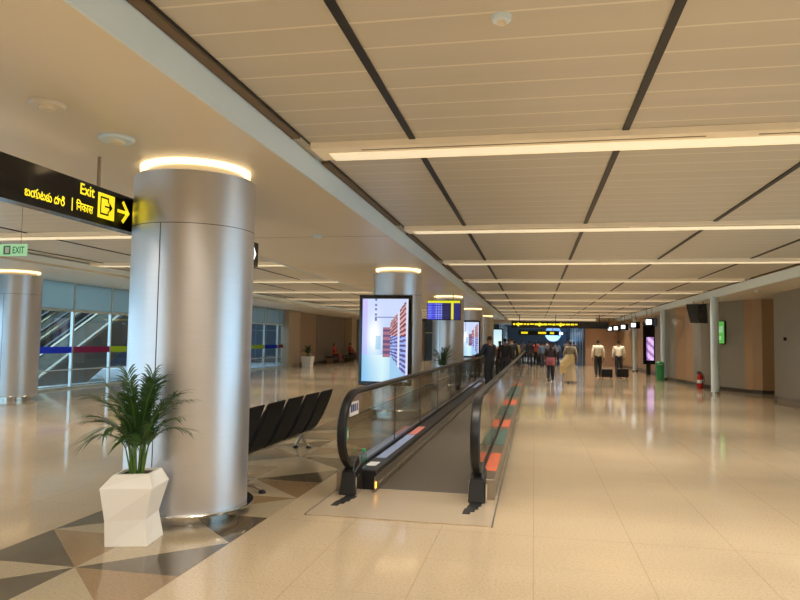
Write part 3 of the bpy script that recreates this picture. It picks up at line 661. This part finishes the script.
# bin
t = thing('waste_bin', 'green cylindrical waste bin beside the middle slim column', 'bin', (5.42, 31.6, 0))
MB().lathe([(.155, 0), (.17, .03), (.175, .74)], n=24).build('body', 'green', t, True); MB().lathe([(.182, .72), (.185, .77), (.12, .83), (.03, .84)], n=24).build('lid', 'green', t, True); MB().lathe([(.186, .70), (.186, .72)], n=24, cap=False).build('rim_band', 'chrome', t, True)
# extinguishers
def ext(x, y, label, n=2):
    t = thing('fire_extinguisher', label, 'fire extinguisher', (x, y, 0))
    MB().lathe([(.08, 0), (.085, .03), (.085, .42), (.06, .49), (.025, .52), (.025, .55)], n=18).build('cylinder', 'red', t, True)
    MB().tube([(0, 0, .55), (0, 0, .58), (-.08, 0, .62)], .013, 6).tube([(0, 0, .56), (-.09, 0, .56)], .011, 6).build('handle', 'black', t, True)
    MB().tube([(.02, 0, .56), (.1, 0, .5), (.11, 0, .3), (.1, 0, .18)], .012, 6).build('hose', 'black', t, True)
    MB().lathe([(.0862, .2), (.0862, .32)], n=18, cap=False).build('paper_label', 'paper', t, True)
ext(5.92, 26.6, 'red fire extinguisher on the floor by the grey wall, nearer of two'); ext(6.10, 27.15, 'red fire extinguisher on the floor by the grey wall, farther of two')
t = thing('floor_box', 'low grey steel box at the foot of the near right-hand wall', 'box', (6.6, 19.2, 0)); box('body', 'dsteel', t, 0, .22, -1.4, 1.4, 0, .16, bevel=.01); box('lid', 'escal', t, -.01, .22, -1.42, 1.42, .16, .18)

# ================================================================== ESCALATORS BEHIND THE GLASS
def escalator(x0, x1, y0, z0, run, rise, label, th=.95, m='escal'):
    t = thing('escalator', label, 'escalator', (0, 0, 0)); s_ = rise/run
    def ramp(name, xa_, xb_, dz0, dz1, mm, a=0, b_=1):
        ya, yb_ = y0+run*a, y0+run*b_; za, zb = z0+rise*a, z0+rise*b_
        return MB().hexa([(xa_, ya, za+dz0), (xb_, ya, za+dz0), (xb_, yb_, zb+dz0), (xa_, yb_, zb+dz0), (xa_, ya, za+dz1), (xb_, ya, za+dz1), (xb_, yb_, zb+dz1), (xa_, yb_, zb+dz1)]).build(name, mm, t)
    ramp('truss', x0, x1, -th, 0, m); ramp('step_band', x0+.2, x1-.2, 0, .05, 'escal_d')
    for xx in (x0+.1, x1-.1): ramp('balustrade', xx-.01, xx+.01, 0, .85, 'bglass'); ramp('handrail', xx-.05, xx+.05, .85, .91, 'rubber'); ramp('skirt_rail', xx-.06, xx+.06, .0, .07, 'chrome')
    return t
escalator(-16.6, -15.4, 18.9, .05, 9.6, 4.95, 'grey escalator rising behind the glass wall, nearest of three', th=1.4)
escalator(-18.8, -17.6, 19.2, .0, 9.6, 4.95, 'dark escalator behind the glass wall, middle of three', m='escal_d', th=.8)
escalator(-21.3, -20.1, 18.0, .0, 9.8, 5.05, 'dark escalator behind the glass wall, farthest of three', m='escal_d', th=.8)

# ================================================================== PEOPLE
def skin(name, verts, edges, rad, m, parent, sub=1, root=0):
    me = bpy.data.meshes.new(name); me.from_pydata([tuple(v) for v in verts], edges, []); o = bpy.data.objects.new(name, me); C.objects.link(o)
    md = o.modifiers.new('s', 'SKIN'); 
    for i, d in enumerate(me.skin_vertices[0].data): r = rad[i]; d.radius = r if isinstance(r, tuple) else (r, r); d.use_root = (i == root)
    ms = o.modifiers.new('u', 'SUBSURF'); ms.levels = sub; ms.render_levels = sub
    bpy.context.view_layer.update(); ev = o.evaluated_get(bpy.context.evaluated_depsgraph_get()); nm = bpy.data.meshes.new_from_object(ev)
    bpy.data.objects.remove(o); bpy.data.meshes.remove(me)
    nm.materials.clear(); nm.materials.append(m); nm.shade_smooth(); q = bpy.data.objects.new(name, nm); C.objects.link(q); q.parent = parent; return q
SK = mat('skin', (.26, .13, .075), .5); HA = mat('dark hair', (.012, .009, .008), .45); SHOE = mat('dark shoe', (.015, .012, .012), .4)
def cm(n, c, r=.75): return mat(n, c, r, noise=.08, nscale=9)
def person(x, y, rz, label, h=1.7, top=(.8, .76, .66), leg=(.015, .015, .018), skirt=None, stride=.12, larm=0, rarm=0, hair='short', scarf=None, z=0, sit=False, female=False, bag=None, elbow=.25):
    """faces local +Y (so rz=0 is seen from behind)"""
    t = thing('person', label, 'person', (x, y, z), rz); k = h/1.7
    sw = .17 if female else .195; hz = .92; sd = stride
    V = [(0, 0, .95), (0, 0, 1.08), (0, 0, 1.24), (0, 0, 1.38), (0, -.005, 1.46), (0, .01, 1.53), (0, .015, 1.60), (0, .012, 1.655)]
    Rr = [(.135, .10), (.12, .09), (.14, .10), (.14, .095), (.055, .055), (.062, .068), (.074, .088), (.058, .07)]
    E_ = [(i, i+1) for i in range(7)]
    def add(v, r, p): V.append(v); Rr.append(r); E_.append((p, len(V)-1)); return len(V)-1
    pose = {}
    for s, an in ((-1, larm), (1, rarm)):
        a = add((s*sw, 0, 1.385), (.052, .052), 3)
        ex, ey, ez = s*(sw+.05), math.sin(an)*.26, 1.385-.27*math.cos(an); e = add((ex, ey-.02, ez), (.04, .04), a)
        a2 = an+elbow; hx, hy, hz_ = ex+s*.01, ey+math.sin(a2)*.24, ez-.24*math.cos(a2); w_ = add((hx, hy, hz_), (.027, .024), e)
        d = Vector((0, math.sin(a2+.15), -math.cos(a2+.15))); pm = add(tuple(Vector((hx, hy, hz_))+d*.07), (.018, .036), w_)
        for fi, (off, ln) in enumerate(((-.03, .062), (-.01, .074), (.011, .07), (.03, .055))):
            b0 = Vector((hx, hy, hz_))+d*.09; sidev = Vector((0, math.cos(a2), math.sin(a2)))
            f1 = add(tuple(b0+sidev*off+d*ln*.5+Vector((-s*.006, 0, 0))), (.0085, .0085), pm); add(tuple(b0+sidev*off+d*ln+Vector((-s*.022, 0, 0))), (.0075, .0075), f1)
        sidev = Vector((0, math.cos(a2), math.sin(a2))); th = add(tuple(Vector((hx, hy, hz_))+d*.045+sidev*.042), (.010, .010), w_); add(tuple(Vector((hx, hy, hz_))+d*.085+sidev*.052), (.0085, .0085), th)
        pose[s] = (Vector((s*sw, 0, 1.385)), Vector((ex, ey-.02, ez)), Vector((hx, hy, hz_)))
    legs = {}
    for s in (-1, 1):
        f = sd*s
        if sit: hp, kn, an_, toe = (s*.09, 0, .90), (s*.11, .42, .90), (s*.11, .45, .50), (s*.12, .60, .465)
        else: hp, kn, an_, toe = (s*.085, 0, .88), (s*.09, f*.6+.03, .50), (s*.09, f*1.3-.02 if f < 0 else f, .085+(.05 if f < -.05 else 0)), (s*.10, (f*1.3 if f < 0 else f)+.13, .03)
        a = add(hp, (.088, .09), 0); b_ = add(kn, (.055, .058), a); c = add(an_, (.036, .038), b_); add(toe, (.035, .028), c); legs[s] = (hp, kn, an_, toe)
    def sc(L_): return [tuple(q*k for q in v) for v in L_]
    body = skin('body', sc(V), E_, [(a*k, b_*k) for a, b_ in Rr], SK, t)
    # face details
    for sgn in (-1, 1): MB().ball(sgn*.028*k, .093*k, 1.605*k, .011*k, .008*k, .008*k, 6).build('eye', 'black', t, True)
    MB().hexa([(-.012*k, .085*k, 1.565*k), (.012*k, .085*k, 1.565*k), (.010*k, .08*k, 1.60*k), (-.010*k, .08*k, 1.60*k), (-.007*k, .118*k, 1.572*k), (.007*k, .118*k, 1.572*k), (.004*k, .098*k, 1.60*k), (-.004*k, .098*k, 1.60*k)]).build('nose', SK, t, True)
    # hair
    hv = [(0, -.035, 1.555), (0, -.022, 1.61), (0, -.008, 1.665), (0, .0, 1.70)]; hr = [(.058, .052), (.083, .072), (.083, .088), (.05, .06)]; he = [(0, 1), (1, 2), (2, 3)]
    if hair == 'long': hv += [(0, -.075, 1.47), (0, -.11, 1.34)]; hr += [(.068, .035), (.045, .025)]; he += [(0, 4), (4, 5)]
    if hair == 'bun': hv += [(0, -.115, 1.57), (0, -.14, 1.57)]; hr += [(.045, .045), (.03, .03)]; he += [(1, 4), (4, 5)]
    skin('hair', sc(hv), he, [(a*k, b_*k) for a, b_ in hr], HA, t)
    # top with sleeves
    tv_ = [(0, 0, .86), (0, 0, 1.06), (0, 0, 1.24), (0, 0, 1.38), (0, 0, 1.475)]; tr = [(.175, .14), (.165, .13), (.180, .135), (.172, .128), (.085, .08)]; te = [(0, 1), (1, 2), (2, 3), (3, 4)]
    if female: tr = [(.175, .14), (.148, .12), (.165, .13), (.158, .122), (.082, .078)]
    for s in (-1, 1):
        a, e, w_ = pose[s]; tv_ += [tuple(a), tuple(e), tuple(e.lerp(w_, 1.0 if not female else .35))]; n = len(tv_); tr += [(.082, .082), (.062, .062), (.048, .048)]; te += [(3, n-3), (n-3, n-2), (n-2, n-1)]
    skin('top', sc(tv_), te, [(a*k, b_*k) for a, b_ in tr], cm('cloth', top), t)
    lm = cm('legwear', leg)
    if not skirt:
        lv = [(0, 0, 1.09), (0, 0, .93)]; lr = [(.145, .115), (.16, .125)]; le = [(0, 1)]
        for s in (-1, 1):
            hp, kn, an_, toe = legs[s]; q = Vector(kn).lerp(Vector(an_), 1.12) - Vector((0, 0, 0)); lv += [hp, kn, tuple(q)]; n = len(lv); lr += [(.112, .115), (.085, .088), (.068, .068)]; le += [(1, n-3), (n-3, n-2), (n-2, n-1)]
        skin('trousers', sc(lv), le, [(a*k, b_*k) for a, b_ in lr], lm, t)
    else:
        lv = [(0, 0, 1.02), (0, 0, .88), (0, .01, .55), (0, .01, .12)]; b = MB(); rs = []; n = 28
        for zz, rx, ry in ((1.04, .135, .11), (.93, .17, .14), (.7, .19, .165), (.4, .215, .20), (.07, .25, .25)):
            rs.append([((rx+.018*math.sin(j*PI/2.1)*(1.04-zz))*math.cos(2*PI*j/n)*k, (ry+.018*math.sin(j*PI/2.1)*(1.04-zz))*math.sin(2*PI*j/n)*k, zz*k) for j in range(n)])
        b.rings(rs).build('skirt', cm('skirt cloth', skirt), t, True)
    if scarf:                                   # draped cloth over shoulders falling to one side
        sm = cm('scarf cloth', scarf); b = MB(); rs = []
        for (cx, cy, cz, rx, ry) in ((.0, -.02, 1.12, .17, .14), (-.04, -.03, 1.0, .22, .17), (-.12, -.03, .84, .27, .18), (-.22, -.02, .64, .20, .14), (-.31, 0, .46, .10, .08), (-.36, 0, .36, .03, .03)):
            rs.append([((cx+rx*math.cos(2*PI*j/20)*(1+.05*math.sin(j*2.5)))*k, (cy+ry*math.sin(2*PI*j/20))*k, (cz+.03*math.sin(j*1.3))*k) for j in range(20)])
        b.rings(rs[::-1]).build('shawl', sm, t, True)
    for s in (-1, 1):
        hp, kn, an_, toe = [Vector(q)*k for q in legs[s]]
        heel = Vector((an_.x, an_.y-.03*k, max(.035*k, toe.z))); skin('shoe', [heel, (heel+toe)/2, toe+Vector((0, .03, 0))], [(0, 1), (1, 2)], [(.042*k, .04*k), (.042*k, .036*k), (.036*k, .028*k)], SHOE, t)
    return t
pw = person(.67, 29.0, 0, 'woman walking away in a dark top with a pink sash and dark jeans', 1.64, (.03, .02, .025), (.02, .024, .05), stride=.08, hair='long', female=True, larm=.2, rarm=-.1)
person(1.42, 28.2, .15, 'person walking away wrapped in a pale cream sari and shawl', 1.70, (.34, .30, .24), skirt=(.60, .50, .36), scarf=(.72, .60, .34), hair='bun', female=True, stride=.1, larm=.3, rarm=-.35)
person(2.95, 33.3, 0, 'person in a white shirt and black trousers walking away, left of two pulling bags', 1.74, (.80, .72, .56), stride=.10, larm=-.15, rarm=-.1, elbow=.2)
person(3.95, 33.9, 0, 'person in a white shirt and black trousers walking away, right of two pulling bags', 1.74, (.80, .72, .56), stride=.05, larm=.05, rarm=.08)
MB().rings([[((rx)*math.cos(2*PI*j/20), ry*math.sin(2*PI*j/20), z_) for j in range(20)] for z_, rx, ry in ((.66, .175, .14), (.76, .185, .15), (.9, .185, .155), (.98, .165, .14))]).build('sash', cm('pink cloth', (.34, .10, .13)), pw, True)
def trolley(x, y, label, w_=.5, h_=.36, rz=0):
    t = thing('trolley_bag', label, 'bag', (x, y, .05), rz)
    box('bag_body', cm('bag fabric', (.012, .012, .014)), t, -w_/2, w_/2, -.14, .14, 0, h_, bevel=.03)
    MB().tube([(-.1, .1, h_-.02), (-.16, .25, h_+.35), (-.04, .25, h_+.35), (.04, .1, h_-.02)], .01, 6).build('pull_handle', 'chrome', t)
    for s in (-1, 1): MB().tube([(s*w_*.36-.02, .1, -.01), (s*w_*.36+.02, .1, -.01)], .04, 10).build('wheel', 'rubber', t)
    box('pocket', 'rubber', t, -w_*.35, w_*.35, -.165, -.14, .05, h_*.7, bevel=.01)
trolley(3.27, 32.6, 'black trolley bag pulled by the left person in a white shirt'); trolley(4.0, 32.9, 'black trolley bag directly behind the right person in a white shirt', .52, .38)
# on the moving walkway
WZ = .012
person(-1.38, 21.5, .9, 'person in dark navy clothes standing at the left handrail of the walkway', 1.76, (.012, .016, .028), (.012, .014, .02), stride=.03, z=WZ, larm=.5, rarm=.3, elbow=.8)
person(-1.12, 27.0, -.2, 'person in black jacket on the walkway behind the one in navy', 1.72, (.015, .013, .016), (.02, .02, .03), stride=.04, z=WZ)
person(-1.40, 28.6, .1, 'person in a tan top on the walkway next to the left handrail', 1.62, (.30, .18, .11), (.05, .04, .04), stride=.04, z=WZ, hair='long', female=True)
person(-.98, 30.2, .3, 'tall person in a dark coat on the walkway near the right handrail', 1.78, (.012, .014, .02), (.015, .015, .02), stride=.05, z=WZ)
person(-.95, 35.5, 0, 'person in a yellow top with dark hair far along the walkway', 1.66, (.62, .45, .16), (.05, .05, .05), stride=.05, z=WZ, hair='long', female=True)
person(-1.35, 36.8, .2, 'person in a dark shirt at the far end of the walkway on its left', 1.74, (.02, .02, .025), stride=.05, z=WZ)
person(-1.1, 40.5, .0, 'person in a maroon top at the very end of the walkway', 1.68, (.14, .03, .03), stride=.05, z=WZ, female=True, hair='long')
# crowd beyond
crowd = [(-.28, 44.5, (.03, .03, .04), 'person in charcoal clothes just past the walkway end'), (.12, 46.2, (.45, .08, .07), 'person in a red top beyond the walkway end'), (.50, 44.0, (.10, .16, .25), 'person in a slate blue shirt far down the corridor'),
         (.85, 47.5, (.03, .035, .05), 'person in black far down the corridor, left of the woman with the pink sash'), (1.55, 48.5, (.16, .20, .28), 'person in a grey blue top far behind the woman with the pink sash'), (2.1, 46.5, (.02, .03, .035), 'person in dark green far down beside the one in cream'),
         (2.7, 49.0, (.05, .04, .05), 'person in dark clothes at the opening beside the peach wall'), (-.8, 48.0, (.05, .05, .07), 'person in dark grey at the far left of the corridor opening'), (1.2, 52.5, (.5, .48, .45), 'person in a pale shirt in the dim hall beyond the opening'), (.3, 54.5, (.03, .05, .1), 'person in dark blue in the dim hall beyond the opening')]
for i, (x, y, c, l) in enumerate(crowd): person(x, y, random.uniform(-.4, .4), l, 1.6+.14*random.random(), c, random.choice([(.02, .02, .03), (.04, .05, .09), (.08, .06, .05)]), stride=.06, female=i % 3 == 1, hair='long' if i % 3 == 1 else 'short')
# seated people by the left wall
bn = thing('wall_bench', 'low dark bench against the far left wall', 'bench', (-13.0, 43.6, 0)); box('seat', 'black', bn, -.3, .3, -1.2, 4.6, .38, .46, bevel=.01)
for y in (-1, 1.7, 4.4): box('leg', 'dsteel', bn, -.2, .2, y, y+.05, 0, .38)
person(-12.95, 43.3, -PI/2, 'person in red sitting on the bench by the far left wall, nearer one', 1.6, (.50, .05, .04), (.30, .06, .05), sit=True, z=-.27, female=True, hair='long', larm=.6, rarm=.6)
person(-12.95, 47.3, -PI/2, 'person in dark red sitting on the bench by the far left wall, farther one', 1.6, (.36, .05, .04), (.05, .03, .03), sit=True, z=-.27, larm=.6, rarm=.6)
# lit shop front and lights in the hall beyond
t = thing('lit_shop_sign', 'pale blue glowing shop sign in the dim hall beyond the opening', 'sign', (1.75, 66, 1.7))
MB().tube([(0, 0, .75), (0, .15, .75)], .75, 24).build('sign_panel', mat('pale blue lit', (.3, .5, .8), .4, emit=(.25, .48, .95), es=.7), t, True); MB().box(-.9, .9, -.02, 0, .65, .85).build('sign_stripe', 'wlit', t); MB().tube([(0, .07, 1.5), (0, .07, 1.72)], .03, 6).build('hanger', 'black', t)
for i, (x, y) in enumerate(((0.2, 60), (1.0, 64), (-.8, 70))):
    t = thing('ceiling_lamp', 'cool white ceiling lamp in the dim hall beyond, ' + ['nearest', 'middle', 'farthest'][i] + ' of three', 'lamp', (x, y, 3.3), 0, 'lamps in the hall beyond')
    box('housing', 'fascia', t, -.9, .9, -.15, .15, .03, .1); box('diffuser', mat('cool diffuser', (.8, .9, 1), .4, emit=(.6, .78, 1), es=3), t, -.88, .88, -.13, .13, 0, .03)
    area('lamp', t, (0, 0, -.02), 1.7, .3, 330, (.6, .78, 1), 140)
